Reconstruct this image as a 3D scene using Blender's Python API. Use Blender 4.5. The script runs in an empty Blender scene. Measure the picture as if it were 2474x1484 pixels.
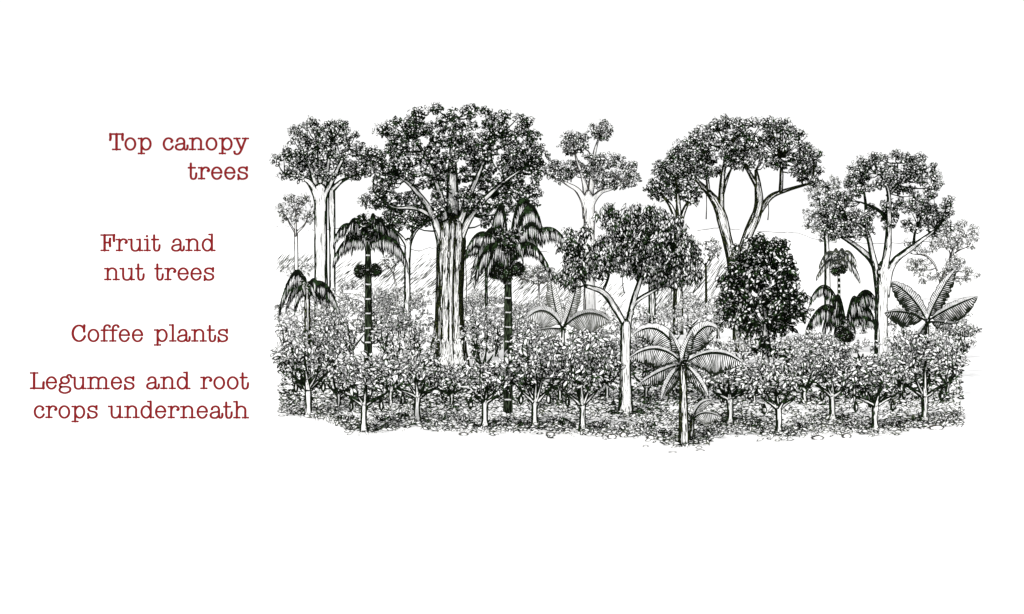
import bpy, math, random
import numpy as np

R = np.random.RandomState(7)
random.seed(7)
scene = bpy.context.scene
COL = scene.collection

# ------------------------------------------------------------------ layout
# The plate is 2474 x 1484 plate units; K converts a plate unit at 1 m depth to metres.
K = 0.016 / 60.0
H = 8.0
CX, HY = 1237.0, 550.0
UPX = 1.0

def depth_of(base_y):            # depth of a point of flat ground seen at plate height base_y
    return H / K / (base_y - HY)

def P(x, y, Y, dy=0.0):          # plate point at depth Y (dy: extra metres in depth keeping size)
    return np.array([(x - CX) * Y * K, Y + dy, H + (HY - y) * Y * K])

# ------------------------------------------------------------------ tagging
def tag(o, label=None, cat=None, group=None, kind=None):
    if label: o['label'] = label
    if cat: o['category'] = cat
    if group: o['group'] = group
    if kind: o['kind'] = kind
    return o

def empty(name, loc, label, cat, group=None):
    o = bpy.data.objects.new(name, None)
    o.empty_display_size = 0.2
    COL.objects.link(o)
    o.location = [float(v) for v in loc]
    tag(o, label, cat, group)
    return o

def mesh_obj(name, verts, tris, mat, parent=None, attrs=None, smooth=False, extra_mats=None, mat_idx=None):
    verts = np.asarray(verts, dtype=np.float64).reshape(-1, 3)
    if parent is not None:
        verts = verts - np.array(parent.location)
    tris = np.asarray(tris, dtype=np.int32)
    k = tris.shape[1]
    me = bpy.data.meshes.new(name)
    me.vertices.add(len(verts))
    me.vertices.foreach_set('co', verts.astype(np.float32).ravel())
    me.loops.add(tris.size)
    me.loops.foreach_set('vertex_index', tris.ravel())
    me.polygons.add(len(tris))
    me.polygons.foreach_set('loop_start', np.arange(0, tris.size, k, dtype=np.int32))
    me.polygons.foreach_set('use_smooth', np.full(len(tris), smooth))
    me.materials.append(mat)
    if extra_mats:
        for m in extra_mats: me.materials.append(m)
        me.polygons.foreach_set('material_index', np.asarray(mat_idx, dtype=np.int32))
    me.update(calc_edges=True)
    for an, arr in (attrs or {}).items():
        a = me.attributes.new(an, 'FLOAT_VECTOR', 'POINT')
        a.data.foreach_set('vector', np.asarray(arr, dtype=np.float32).ravel())
    o = bpy.data.objects.new(name, me)
    COL.objects.link(o)
    if parent is not None: o.parent = parent
    return o

# ------------------------------------------------------------------ materials
class NG:
    def __init__(s, name):
        s.m = bpy.data.materials.new(name); s.m.use_nodes = True
        s.t = s.m.node_tree; s.t.nodes.clear()
        s.out = s.t.nodes.new('ShaderNodeOutputMaterial')
        s.b = s.t.nodes.new('ShaderNodeBsdfDiffuse')
        s.t.links.new(s.b.outputs[0], s.out.inputs[0])
    def n(s, typ): return s.t.nodes.new(typ)
    def l(s, a, b): s.t.links.new(a, b)
    def put(s, v, sock):
        if isinstance(v, (int, float)): sock.default_value = v
        else: s.l(v, sock)
    def m_(s, op, a, b=0.0, c=0.0):
        x = s.n('ShaderNodeMath'); x.operation = op
        s.put(a, x.inputs[0])
        if op not in ('ABSOLUTE', 'SQRT', 'SINE', 'FRACT'): s.put(b, x.inputs[1])
        if op == 'MULTIPLY_ADD': s.put(c, x.inputs[2])
        return x.outputs[0]
    def attr(s, name):
        a = s.n('ShaderNodeAttribute'); a.attribute_name = name
        x = s.n('ShaderNodeSeparateXYZ'); s.l(a.outputs['Vector'], x.inputs[0])
        return a.outputs['Vector'], x.outputs
    def noise(s, vec, scale, detail=2.0):
        x = s.n('ShaderNodeTexNoise'); x.inputs['Scale'].default_value = scale
        x.inputs['Detail'].default_value = detail
        s.l(vec, x.inputs['Vector']); return x.outputs['Fac']
    def comb(s, a, b, c):
        x = s.n('ShaderNodeCombineXYZ')
        for i, v in enumerate((a, b, c)): s.put(v, x.inputs[i])
        return x.outputs[0]
    def mix(s, f, c0, c1):
        x = s.n('ShaderNodeMix'); x.data_type = 'RGBA'
        s.put(f, x.inputs[0])
        for v, k in ((c0, 6), (c1, 7)):
            if isinstance(v, tuple): x.inputs[k].default_value = (*v, 1)
            else: s.l(v, x.inputs[k])
        return x.outputs[2]
    def done(s, col):
        s.l(col, s.b.inputs[0]); return s.m

WHITE = (0.92, 0.92, 0.92)
def leaf_mat(name, ink, green, thr0, thr1):
    g = NG(name)
    _, (e, side, dark) = g.attr('ink')
    geo = g.n('ShaderNodeNewGeometry')
    tex = g.n('ShaderNodeTexCoord')
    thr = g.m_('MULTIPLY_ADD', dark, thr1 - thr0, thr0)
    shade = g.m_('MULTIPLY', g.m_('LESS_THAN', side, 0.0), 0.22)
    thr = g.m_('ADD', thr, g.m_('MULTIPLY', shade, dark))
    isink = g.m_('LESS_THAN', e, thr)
    nz = g.noise(tex.outputs['Object'], 3.0, 3.0)
    inkc = g.mix(g.m_('GREATER_THAN', nz, 0.56), ink, green)
    return g.done(g.mix(isink, WHITE, inkc))

INK = (0.006, 0.008, 0.005); GRN = (0.022, 0.045, 0.016)
LEAF = leaf_mat('engraved_leaf', INK, GRN, 0.35, 1.12)
LEAF_MID = leaf_mat('engraved_leaf_pale', (0.035, 0.04, 0.035), (0.08, 0.09, 0.06), 0.32, 1.0)
LEAF_FAINT = leaf_mat('engraved_leaf_faint', (0.22, 0.22, 0.22), (0.30, 0.30, 0.28), 0.2, 0.9)

def bark_mat(name, ink, green, outline, dl, dr, hair=0.66):
    g = NG(name)
    vec, (a, b, c) = g.attr('bk')
    geo = g.n('ShaderNodeNewGeometry')
    nx = g.n('ShaderNodeSeparateXYZ'); g.l(geo.outputs['Normal'], nx.inputs[0])
    r = g.m_('SQRT', g.m_('ADD', g.m_('MULTIPLY', a, a), g.m_('MULTIPLY', b, b)))
    ny2 = g.m_('MULTIPLY', nx.outputs[1], nx.outputs[1])
    flank = g.m_('SQRT', g.m_('MAXIMUM', g.m_('SUBTRACT', 1.0, ny2), 0.0))
    d = g.m_('MULTIPLY', r, g.m_('SUBTRACT', 1.0, flank))
    st = g.noise(g.comb(a, b, g.m_('MULTIPLY', c, 0.045)), 0.42, 3.0)
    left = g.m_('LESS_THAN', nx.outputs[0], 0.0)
    dk = g.m_('MULTIPLY_ADD', left, dl - dr, dr)  # left flank takes more ink than right: side shading in the bark colour
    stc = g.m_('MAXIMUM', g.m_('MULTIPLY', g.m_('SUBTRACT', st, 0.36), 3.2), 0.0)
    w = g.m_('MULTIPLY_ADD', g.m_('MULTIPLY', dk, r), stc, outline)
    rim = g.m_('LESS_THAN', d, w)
    st2 = g.noise(g.comb(g.m_('ADD', a, 40.0), b, g.m_('MULTIPLY', c, 0.05)), 0.62, 2.0)
    hairs = g.m_('GREATER_THAN', st2, hair)
    ink_f = g.m_('MAXIMUM', rim, hairs)
    nz = g.noise(vec, 0.25, 2.0)
    inkc = g.mix(g.m_('GREATER_THAN', nz, 0.58), ink, green)
    return g.done(g.mix(ink_f, (0.93, 0.93, 0.92), inkc))

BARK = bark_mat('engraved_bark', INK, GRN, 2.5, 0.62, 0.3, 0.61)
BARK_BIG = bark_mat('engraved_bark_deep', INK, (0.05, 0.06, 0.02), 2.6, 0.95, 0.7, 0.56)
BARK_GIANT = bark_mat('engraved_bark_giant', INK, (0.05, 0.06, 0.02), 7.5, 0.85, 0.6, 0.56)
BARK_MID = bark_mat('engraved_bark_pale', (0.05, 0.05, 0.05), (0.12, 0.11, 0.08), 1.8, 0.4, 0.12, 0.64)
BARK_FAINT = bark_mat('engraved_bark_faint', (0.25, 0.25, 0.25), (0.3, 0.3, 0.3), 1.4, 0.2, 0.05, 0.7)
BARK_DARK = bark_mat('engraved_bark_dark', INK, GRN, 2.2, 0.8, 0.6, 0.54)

def ring_mat(name, period, gap, tw):
    g = NG(name)
    vec, (a, b, c) = g.attr('bk')
    nz = g.noise(vec, 0.12, 2.0)
    f = g.m_('FRACT', g.m_('ADD', g.m_('DIVIDE', c, period), g.m_('MULTIPLY', nz, 0.12)))
    ring = g.m_('LESS_THAN', f, gap)
    st = g.noise(g.comb(a, b, g.m_('MULTIPLY', c, 0.08)), 0.5, 2.0)
    streak = g.m_('GREATER_THAN', st, 0.57)
    edge = g.m_('GREATER_THAN', g.m_('ABSOLUTE', a), tw)
    geo = g.n('ShaderNodeNewGeometry'); nn = g.n('ShaderNodeSeparateXYZ'); g.l(geo.outputs['Normal'], nn.inputs[0])
    edge = g.m_('GREATER_THAN', g.m_('ABSOLUTE', nn.outputs[0]), 0.72)
    wh = g.m_('MULTIPLY', g.m_('MULTIPLY', ring, 0.72), g.m_('SUBTRACT', 1.0, edge))
    c1 = g.mix(g.m_('MULTIPLY', streak, 0.6), INK, (0.10, 0.14, 0.08))
    return g.done(g.mix(wh, c1, WHITE))
RING = ring_mat('ringed_palm_bark', 35.0, 0.09, 30)
RING_SMALL = ring_mat('small_ringed_palm_bark', 14.0, 0.35, 30)

def blade_mat(name, ink, period, lo, hi):
    g = NG(name)
    vec, (ln, s, dark) = g.attr('bl')
    sa = g.m_('ABSOLUTE', s)
    ph = g.m_('ADD', g.m_('DIVIDE', ln, period), g.m_('MULTIPLY', sa, -2.2))
    nz = g.noise(g.comb(g.m_('MULTIPLY', ln, 0.08), g.m_('MULTIPLY', s, 1.4), 0.0), 1.0, 2.0)
    f = g.m_('FRACT', ph)
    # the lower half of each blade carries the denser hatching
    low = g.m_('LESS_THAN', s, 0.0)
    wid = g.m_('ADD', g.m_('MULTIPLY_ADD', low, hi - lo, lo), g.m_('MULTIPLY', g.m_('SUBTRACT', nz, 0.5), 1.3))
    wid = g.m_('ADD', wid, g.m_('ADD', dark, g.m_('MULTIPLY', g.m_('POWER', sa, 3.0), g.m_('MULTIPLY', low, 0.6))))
    hatch = g.m_('LESS_THAN', f, wid)
    rim = g.m_('GREATER_THAN', sa, 0.86)
    rib = g.m_('LESS_THAN', g.m_('ABSOLUTE', g.m_('ADD', s, 0.03)), 0.07)
    k = g.m_('MAXIMUM', hatch, g.m_('MAXIMUM', rim, rib))
    return g.done(g.mix(k, WHITE, ink))
BLADE_MID = blade_mat('hatched_pale_banana_blade', (0.12, 0.125, 0.11), 5.0, 0.12, 0.42)
BLADE = blade_mat('hatched_banana_blade', (0.012, 0.016, 0.01), 5.0, 0.10, 0.52)

def plain(name, col):
    g = NG(name)
    tex = g.n('ShaderNodeTexCoord')
    nz = g.noise(tex.outputs['Object'], 0.7, 2.0)
    c2 = tuple(v * 0.985 for v in col)
    return g.done(g.mix(nz, col, c2))
PAPER = plain('white_ground', (0.9, 0.9, 0.9))
CORE = plain('black_fruit_core', (0.008, 0.01, 0.006))
RED = plain('red_lettering', (0.20, 0.012, 0.014))
STONE = None

def ridge_mat():
    g = NG('broken_ridge_ink')
    tex = g.n('ShaderNodeTexCoord')
    nz = g.noise(tex.outputs['Object'], 0.12, 3.0)
    return g.done(g.mix(g.m_('GREATER_THAN', nz, 0.43), (0.9, 0.9, 0.9), (0.07, 0.07, 0.07)))
RIDGE = ridge_mat()

# ------------------------------------------------------------------ leaves
def unit(v):
    v = np.asarray(v, dtype=float)
    return v / np.maximum(np.linalg.norm(v, axis=-1, keepdims=True), 1e-9)

HEX = np.array([(-.5, 0), (-.2, .42), (.18, .38), (.5, 0), (.18, -.38), (-.2, -.42)])
class Leaves:
    """many small outlined leaves gathered into one mesh"""
    def __init__(s): s.c=[]; s.a=[]; s.n=[]; s.L=[]; s.W=[]; s.d=[]
    def add(s, c, axis, normal, L, W, dark):
        n = len(c)
        s.c.append(c); s.a.append(axis); s.n.append(normal)
        s.L.append(np.broadcast_to(L, n)); s.W.append(np.broadcast_to(W, n)); s.d.append(np.broadcast_to(dark, n))
    def build(s, name, mat, parent):
        c = np.concatenate(s.c); a = unit(np.concatenate(s.a)); n = unit(np.concatenate(s.n))
        L = np.concatenate(s.L)[:, None, None]; W = np.concatenate(s.W)[:, None, None]; d = np.concatenate(s.d)
        b = unit(np.cross(n, a)); n2 = unit(np.cross(a, b))
        N = len(c)
        h = np.vstack([HEX, [(0, 0)]])
        curl = (-0.16 * (np.abs(h[:, 0]) * 2) ** 2)[None, :, None]
        v = c[:, None, :] + a[:, None, :] * h[None, :, 0:1] * L + b[:, None, :] * h[None, :, 1:2] * W + n2[:, None, :] * curl * L * 0.6
        v[:, 6, :] += n2 * (W[:, 0] * 0.10)
        ink = np.zeros((N, 7, 3)); ink[:, 6, 0] = 1.0
        ink[:, :, 1] = h[None, :, 1]
        ink[:, :, 2] = d[:, None]
        base = (np.arange(N) * 7)[:, None, None]
        tr = np.array([(6, i, (i + 1) % 6) for i in range(6)])[None]
        tris = (base + tr).reshape(-1, 3)
        return mesh_obj(name, v.reshape(-1, 3), tris, mat, parent, {'ink': ink.reshape(-1, 3)})

def rand_dirs(n):
    return unit(R.normal(size=(n, 3)))

def clump(lv, c, rx, ry, rz, px, L, W, dark, cover=1.0, droop=0.3, spread=0.2):
    """leaves over an ellipsoidal clump (radii in plate units)"""
    n = max(6, int(2 * cover * math.pi * rx * ry / (0.5 * L * W)))
    d = rand_dirs(n)
    rr = R.uniform(0.55, 1.0 + spread, size=(n, 1))
    pos = c + d * rr * np.array([rx, rz, ry]) * px
    nor = unit(d * 0.7 + rand_dirs(n) * 0.8 + np.array([0, -0.35, 0.15]))
    ax = unit(d * np.array([1, 1, 0.5]) + rand_dirs(n) * 0.8 + np.array([0, 0, -droop]))
    ax = unit(ax - nor * np.sum(ax * nor, axis=1, keepdims=True))
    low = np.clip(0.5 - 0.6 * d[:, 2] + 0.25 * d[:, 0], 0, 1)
    dk = np.clip(R.uniform(-0.3, 0.3, size=n) + dark + 0.4 * (low - 0.5) + 1.3 * (0.8 - rr[:, 0]) * (dark + .15), 0.0, 1.0)  # inner, lower and right leaves get more ink: crown shade set in colour
    s = R.uniform(0.7, 1.25, size=n) * px
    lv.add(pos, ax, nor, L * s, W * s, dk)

def scatter(ells, dmin, tries=4000):
    """Poisson-like centres inside a union of ellipses"""
    pts = []
    x0 = min(e[0] - e[2] for e in ells); x1 = max(e[0] + e[2] for e in ells)
    y0 = min(e[1] - e[3] for e in ells); y1 = max(e[1] + e[3] for e in ells)
    for _ in range(tries):
        x = R.uniform(x0, x1); y = R.uniform(y0, y1)
        if not any(((x - e[0]) / e[2]) ** 2 + ((y - e[1]) / e[3]) ** 2 < 1 for e in ells): continue
        if all((x - p[0]) ** 2 + (y - p[1]) ** 2 > dmin * dmin for p in pts): pts.append((x, y))
    return pts

# ------------------------------------------------------------------ tubes
def spline(pts, n):
    pts = np.asarray(pts, dtype=float)
    if len(pts) == 2:
        t = np.linspace(0, 1, n)[:, None]
        return pts[0] * (1 - t) + pts[1] * t
    p = np.vstack([2 * pts[0] - pts[1], pts, 2 * pts[-1] - pts[-2]])
    out = []
    segs = len(pts) - 1
    for i in range(n):
        u = i / (n - 1) * segs; k = min(int(u), segs - 1); t = u - k
        a, b, c, d = p[k], p[k + 1], p[k + 2], p[k + 3]
        out.append(0.5 * ((2 * b) + (-a + c) * t + (2 * a - 5 * b + 4 * c - d) * t * t + (-a + 3 * b - 3 * c + d) * t ** 3))
    return np.array(out)

class Tube:
    def __init__(s): s.v=[]; s.t=[]; s.k=[]; s.n=0
    def add(s, pts, rad, px, sides=10, n=None, flute=None, wob=0.0):
        """pts world points, rad radii in plate units"""
        n = n or max(6, 4 * len(pts))
        c = spline(pts, n)
        r = np.interp(np.linspace(0, 1, n), np.linspace(0, 1, len(rad)), rad)
        if wob: r = r * (1 + R.uniform(-wob, wob, n))
        t = unit(np.gradient(c, axis=0))
        ref = np.array([0, 1.0, 0])
        u = unit(np.cross(t, ref)); w = np.cross(t, u)
        th = np.linspace(0, 2 * math.pi, sides, endpoint=False)
        ln = np.concatenate([[0], np.cumsum(np.linalg.norm(np.diff(c, axis=0), axis=1))]) / px
        off = R.uniform(0, 200)
        for i in range(n):
            rr = np.full(sides, r[i])
            if flute is not None: rr = rr * flute(th, i / (n - 1))
            s.v.append(c[i] + (np.cos(th)[:, None] * u[i] + np.sin(th)[:, None] * w[i]) * rr[:, None] * px)
            s.k.append(np.stack([np.cos(th) * rr, np.sin(th) * rr, np.full(sides, ln[i] + off)], axis=1))
        b = s.n
        for i in range(n - 1):
            for j in range(sides):
                a0 = b + i * sides + j; a1 = b + i * sides + (j + 1) % sides
                s.t.append((a0, a1, a1 + sides)); s.t.append((a0, a1 + sides, a0 + sides))
        for j in range(1, sides - 1):       # caps
            s.t.append((b, b + j + 1, b + j)); q = b + (n - 1) * sides
            s.t.append((q, q + j, q + j + 1))
        s.n += n * sides
        return s
    def build(s, name, mat, parent):
        return mesh_obj(name, np.concatenate(s.v), s.t, mat, parent, {'bk': np.concatenate(s.k)}, smooth=True)

# ------------------------------------------------------------------ tree
def tree(name, label, cat, Y, base, trunks, limbs, ells, dmin, cr, L, W, dark, cover=1.0,
         bark=None, leafm=None, group=None, rzf=0.55, twig=1.6, twigs=True, flute=None, holes=0, droop=0.3, sides=12, vines=()):
    bark = bark or BARK; leafm = leafm or LEAF; lbark = BARK if bark is BARK_GIANT else bark
    px = Y * K
    root = empty(name, (P(base[0], 0, Y)[0], Y, 0.0), label, cat, group)
    node = []
    for pts, rad in trunks:
        pts = list(pts); (xa, ya) = pts[-1]; r_ = rad[-1]
        pts.append((xa, ya - r_ * 1.2)); rad = list(rad) + [r_ * .25]
        w = [P(x, y, Y) for x, y in pts]
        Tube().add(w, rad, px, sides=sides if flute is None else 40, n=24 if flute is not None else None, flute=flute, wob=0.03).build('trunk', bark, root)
        node.append((pts[-1], 0.0))
    tx, ty = trunks[0][0][-1]
    for pts, rad in limbs:
        if abs(pts[0][0] - tx) < 26 and abs(pts[0][1] - ty) < 60:      # main limbs grow out from inside the trunk
            Rt = trunks[0][1][-1]; r0 = min(rad[0] * 1.1, Rt * .62)
            sx = np.clip((pts[-1][0] - tx) / 70.0, -1, 1) * (Rt - r0 * .9)
            pts = [(tx + sx * .96, ty + Rt * 3.2), (tx + sx * 1.02, ty + Rt * .9)] + [q for q in pts if q[1] < ty - 4]
            rad = [r0 * .7, r0 * 1.05, r0 * .95] + list(rad[1:])
        sgn = R.uniform(-1, 1)
        m = len(pts)
        off = [sgn * cr * 1.6 * i / (m - 1) for i in range(m)]
        w = [P(x, y, Y, o * px) for (x, y), o in zip(pts, off)]
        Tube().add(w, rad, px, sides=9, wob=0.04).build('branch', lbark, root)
        sp = spline([(x, y, o) for (x, y), o in zip(pts, off)], 10)
        node += [((q[0], q[1]), q[2]) for q in sp[3:]]
    if ells:
        lv = Leaves(); tb = Tube(); nt = 0
        cxm = np.mean([e[0] for e in ells]); wid = max(e[0] + e[2] for e in ells) - min(e[0] - e[2] for e in ells)
        hs = [(*p, R.uniform(5, 10)) for p in scatter(ells, 30)][:holes]
        for (x, y) in scatter(ells, dmin):
            if any((x - h[0]) ** 2 + (y - h[1]) ** 2 < (h[2] + cr * .35) ** 2 for h in hs): continue
            f = math.sqrt(max(0.05, 1 - ((x - cxm) / (wid * 0.55)) ** 2))
            dz = R.uniform(-1, 1) * wid * 0.5 * rzf * f
            c = P(x, y, Y, dz * px)
            s = R.uniform(0.75, 1.25)
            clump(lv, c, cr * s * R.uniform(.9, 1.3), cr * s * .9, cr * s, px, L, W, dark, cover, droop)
            if twigs and node:
                q = min(node, key=lambda t: (t[0][0] - x) ** 2 + (t[0][1] - y) ** 2 + 30 * (t[0][1] < y - 10) * 100)
                mid = P((q[0][0] + x) / 2 + R.uniform(-4, 4), (q[0][1] + y) / 2 + 5, Y, (q[1] + dz) / 2 * px)
                tb.add([P(q[0][0], q[0][1], Y, q[1] * px), mid, c], [twig * 1.4, twig, twig * .6], px, sides=5, n=5); nt += 1
        lv.build('crown', leafm, root)
        if nt: tb.build('twigs', lbark, root)
    for pts in vines:
        Tube().add([P(x, y, Y) for x, y in pts], [1.3, 1.0, 1.6], px, sides=5).build('hanging_root', bark, root)
    return root

# ------------------------------------------------------------------ palm
def frond(lv_parent, base, ctrl, tip, Y, px, leaflet, dark, dd=0.0, w=4.2, rach=2.0, mat=None, lw=1.0):
    t = np.linspace(0, 1, 14)
    b, c, e = [np.array(q, dtype=float) for q in (base, ctrl, tip)]
    dq = lambda tt: ((1 - tt) ** 2)[:, None] * b + (2 * tt * (1 - tt))[:, None] * c + (tt ** 2)[:, None] * e
    q = dq(t)
    W3 = [P(x, y, Y, dd * px * tt) for (x, y), tt in zip(q, t)]
    length = np.sum(np.linalg.norm(np.diff(q, axis=0), axis=1))
    lv = Leaves()
    n = int(length / 2.3 * lw)
    tt = np.clip(np.linspace(0.04, 1.0, n) + R.normal(size=n) * .004, 0, 1)
    qq = dq(tt)
    out = 1.0 if e[0] > b[0] else -1.0
    for side in (-1, 1):
        ln = leaflet * (0.5 + 0.6 * np.sin(np.pi * np.clip(tt * 0.8 + 0.1, 0, 1))) * R.uniform(0.86, 1.1, n)
        cc = np.array([P(x, y, Y, (dd * u + side * 1.5) * px) for (x, y), u in zip(qq, tt)])
        ax = unit(np.array([out * .10, side * 0.25, -1.0]) + R.normal(size=(n, 3)) * 0.035)
        nor = unit(np.array([0, -1.0, 0.1 * side]) + R.normal(size=(n, 3)) * 0.25)
        dk = np.where(R.uniform(size=n) < dark * .62, 1.0, R.uniform(0, .2, n))
        lv.add(cc + ax * (ln * px * 0.5)[:, None], ax, nor, ln * px, w * px * R.uniform(.7, 1.2, n), dk)
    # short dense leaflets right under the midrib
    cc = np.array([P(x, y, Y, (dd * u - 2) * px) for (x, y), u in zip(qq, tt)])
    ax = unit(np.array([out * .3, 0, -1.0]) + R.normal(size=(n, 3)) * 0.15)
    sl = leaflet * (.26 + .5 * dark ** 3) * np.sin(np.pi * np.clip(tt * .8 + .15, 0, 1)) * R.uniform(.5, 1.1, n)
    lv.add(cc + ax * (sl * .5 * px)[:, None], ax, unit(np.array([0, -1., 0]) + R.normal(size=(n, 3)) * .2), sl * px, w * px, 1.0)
    f = lv.build('frond', mat or LEAF, lv_parent)
    # the midrib is a sub-part of the frond
    tb = Tube().add(W3, [rach, rach * .8, rach * .4], px, sides=6, n=14)
    m = mesh_obj('midrib', np.concatenate(tb.v) - np.array(lv_parent.location), tb.t, BARK_DARK if mat is None else BARK_MID, None, {'bk': np.concatenate(tb.k)}, smooth=True)
    m.parent = f
    return f

def ball(name, c, rx, ry, px, parent, dark=0.65, dot=5.0, mat=None):
    n = 12; v = []; tr = []
    for i in range(n + 1):
        for j in range(16):
            a = math.pi * i / n; b = 2 * math.pi * j / 16
            v.append(c + np.array([math.sin(a) * math.cos(b) * rx, math.sin(a) * math.sin(b) * rx, math.cos(a) * ry]) * px * .86)
    for i in range(n):
        for j in range(16):
            p, q = i * 16 + j, i * 16 + (j + 1) % 16
            tr += [(p, p + 16, q + 16), (p, q + 16, q)]
    core = mesh_obj(name, v, tr, CORE, parent)
    lv = Leaves()
    m = int(4 * math.pi * rx * ry / (dot * dot * .8))
    d = rand_dirs(m)
    ax = unit(np.cross(d, rand_dirs(m)))
    lv.add(c - np.array(parent.location) + d * np.array([rx, rx, ry]) * px * R.uniform(.88, 1.05, (m, 1)), ax, d, dot * px, dot * px, np.clip(R.uniform(-.3, .3, m) + dark, 0, 1))
    b = lv.build('berries', mat or LEAF, None); b.parent = core
    return core

def palm(label, Y, centre, trunk_w, fronds, bunches=(), tmat=None, fmat=None, group='palms among the trees', w=3.0, name='palm_tree', tuft=0, tip_w=None, tdy=0):
    px = Y * K
    gy = HY + H / (Y * K)
    x, y = centre
    root = empty(name, (P(x, 0, Y)[0], Y, 0), label, 'palm tree', group)
    w0 = trunk_w / 2
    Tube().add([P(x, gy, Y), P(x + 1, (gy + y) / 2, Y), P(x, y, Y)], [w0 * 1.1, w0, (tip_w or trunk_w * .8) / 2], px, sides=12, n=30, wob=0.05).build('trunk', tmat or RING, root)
    for (ctrl, tip, ln, dk, dd) in fronds:
        frond(root, centre, ctrl, tip, Y, px, ln, dk, dd, w=w, mat=fmat)
    if tuft:
        lv = Leaves(); c = P(x, y + tdy, Y)
        for k in range(9):
            clump(lv, c + R.uniform(-1, 1, 3) * np.array([tuft * .5, tuft * .4, tuft * .6]) * px, tuft * .5, tuft * .5, tuft * .4, px, 14, 3.5, 0.85, 1.0, 0.2, .4)
        lv.build('leaf_bases', fmat or LEAF, root)
    for (bx, by, rx, ry) in bunches:
        ball('fruit_bunch', P(bx, by, Y, -trunk_w * .3 * px), rx, ry, px, root)
    return root

# ------------------------------------------------------------------ banana
def blade(parent, base, ctrl, tip, width, Y, px, dark=0.0, dd=0.0, name='leaf', tear=0.16, mat=None):
    n, m = 34, 4; width = width * 1.35
    b, c, e = [np.array(q, dtype=float) for q in (base, ctrl, tip)]
    v = []; at = []; tr = []
    ln = 0; prev = None
    tl = R.uniform(-.1, .15)
    steep = abs(e[1] - b[1]) / (np.linalg.norm(e - b) + 1e-6)
    up = 0.45 + 0.5 * steep
    for i in range(n):
        t = i / (n - 1)
        q = (1 - t) ** 2 * b + 2 * t * (1 - t) * c + t * t * e
        dq = 2 * (1 - t) * (c - b) + 2 * t * (e - c)
        tg = dq / (np.linalg.norm(dq) + 1e-6)
        nn = np.array([tg[1], -tg[0]])           # plate normal
        if nn[1] > 0: nn = -nn                    # points up in the plate
        if prev is not None: ln += np.linalg.norm(q - prev)
        prev = q
        prof = max(0.02, (math.sin(math.pi * min(1, max(0, (t - 0.10) / 0.90)) ** 0.85)) ** 0.6) if t > 0.1 else 0.03
        wd = width / 2 * prof
        tear_u = 1 - tear * R.uniform(0, 1) * (R.uniform() < .4); tear_d = 1 - tear * 1.5 * R.uniform(0, 1) * (R.uniform() < .5)
        for j in range(-m, m + 1):
            s = j / m
            k = s * wd * (tear_u if s > 0 else tear_d) * (up if s > 0 else 2 - up)
            # halves fold down from the midrib, one toward the viewer and one away
            x, y = q + nn * k
            v.append(P(x, y + abs(s) ** 1.5 * wd * .22, Y, (dd * t + (-s) * wd * (0.35 + tl)) * px))
            at.append((ln, s, dark))
    cols = 2 * m + 1
    for i in range(n - 1):
        for j in range(cols - 1):
            p = i * cols + j
            tr += [(p, p + 1, p + cols + 1), (p, p + cols + 1, p + cols)]
    o = mesh_obj(name, v, tr, mat or BLADE, parent, {'bl': at}, smooth=True)
    pts = [P(*((1 - t) ** 2 * b + 2 * t * (1 - t) * c + t * t * e), Y, dd * t * px - 0.01) for t in (0, .25, .5, .75, .97)]
    tb = Tube().add(pts, [2.6, 2.0, 1.5, 1.0, .5], px, sides=6, n=14)
    mr = mesh_obj('midrib', np.concatenate(tb.v) - np.array(parent.location), tb.t, BARK, None, {'bk': np.concatenate(tb.k)}, smooth=True)
    mr.parent = o
    return o

def banana(label, Y, crown, base_x, stem_w, leaves, group='banana plants', dark=0.0, bark=None, bmat=None):
    px = Y * K; gy = HY + H / (Y * K)
    root = empty('banana_plant', (P(base_x, 0, Y)[0], Y, 0), label, 'banana plant', group)
    x, y = crown
    Tube().add([P(base_x, gy, Y), P((base_x + x) / 2, (gy + y) / 2, Y), P(x, y, Y)], [stem_w * .6, stem_w * .48, stem_w * .38], px, sides=14, n=16).build('stem', bark or BARK_BIG, root)
    for lf in leaves:
        ctrl, tip, wd = lf[:3]; dk = lf[3] if len(lf) > 3 else 0.0
        blade(root, (x + R.uniform(-2, 2), y + R.uniform(-3, 3)), ctrl, tip, wd, Y, px, dark + dk, dd=R.uniform(-30, 30), mat=bmat)
    lv = Leaves()
    clump(lv, P(x, y, Y), stem_w * .7, stem_w * .9, stem_w * .5, px, 16, 4, 0.9, 1.3, -0.2, .3)
    lv.build('leaf_sheaths', LEAF, root)
    return root

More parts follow.
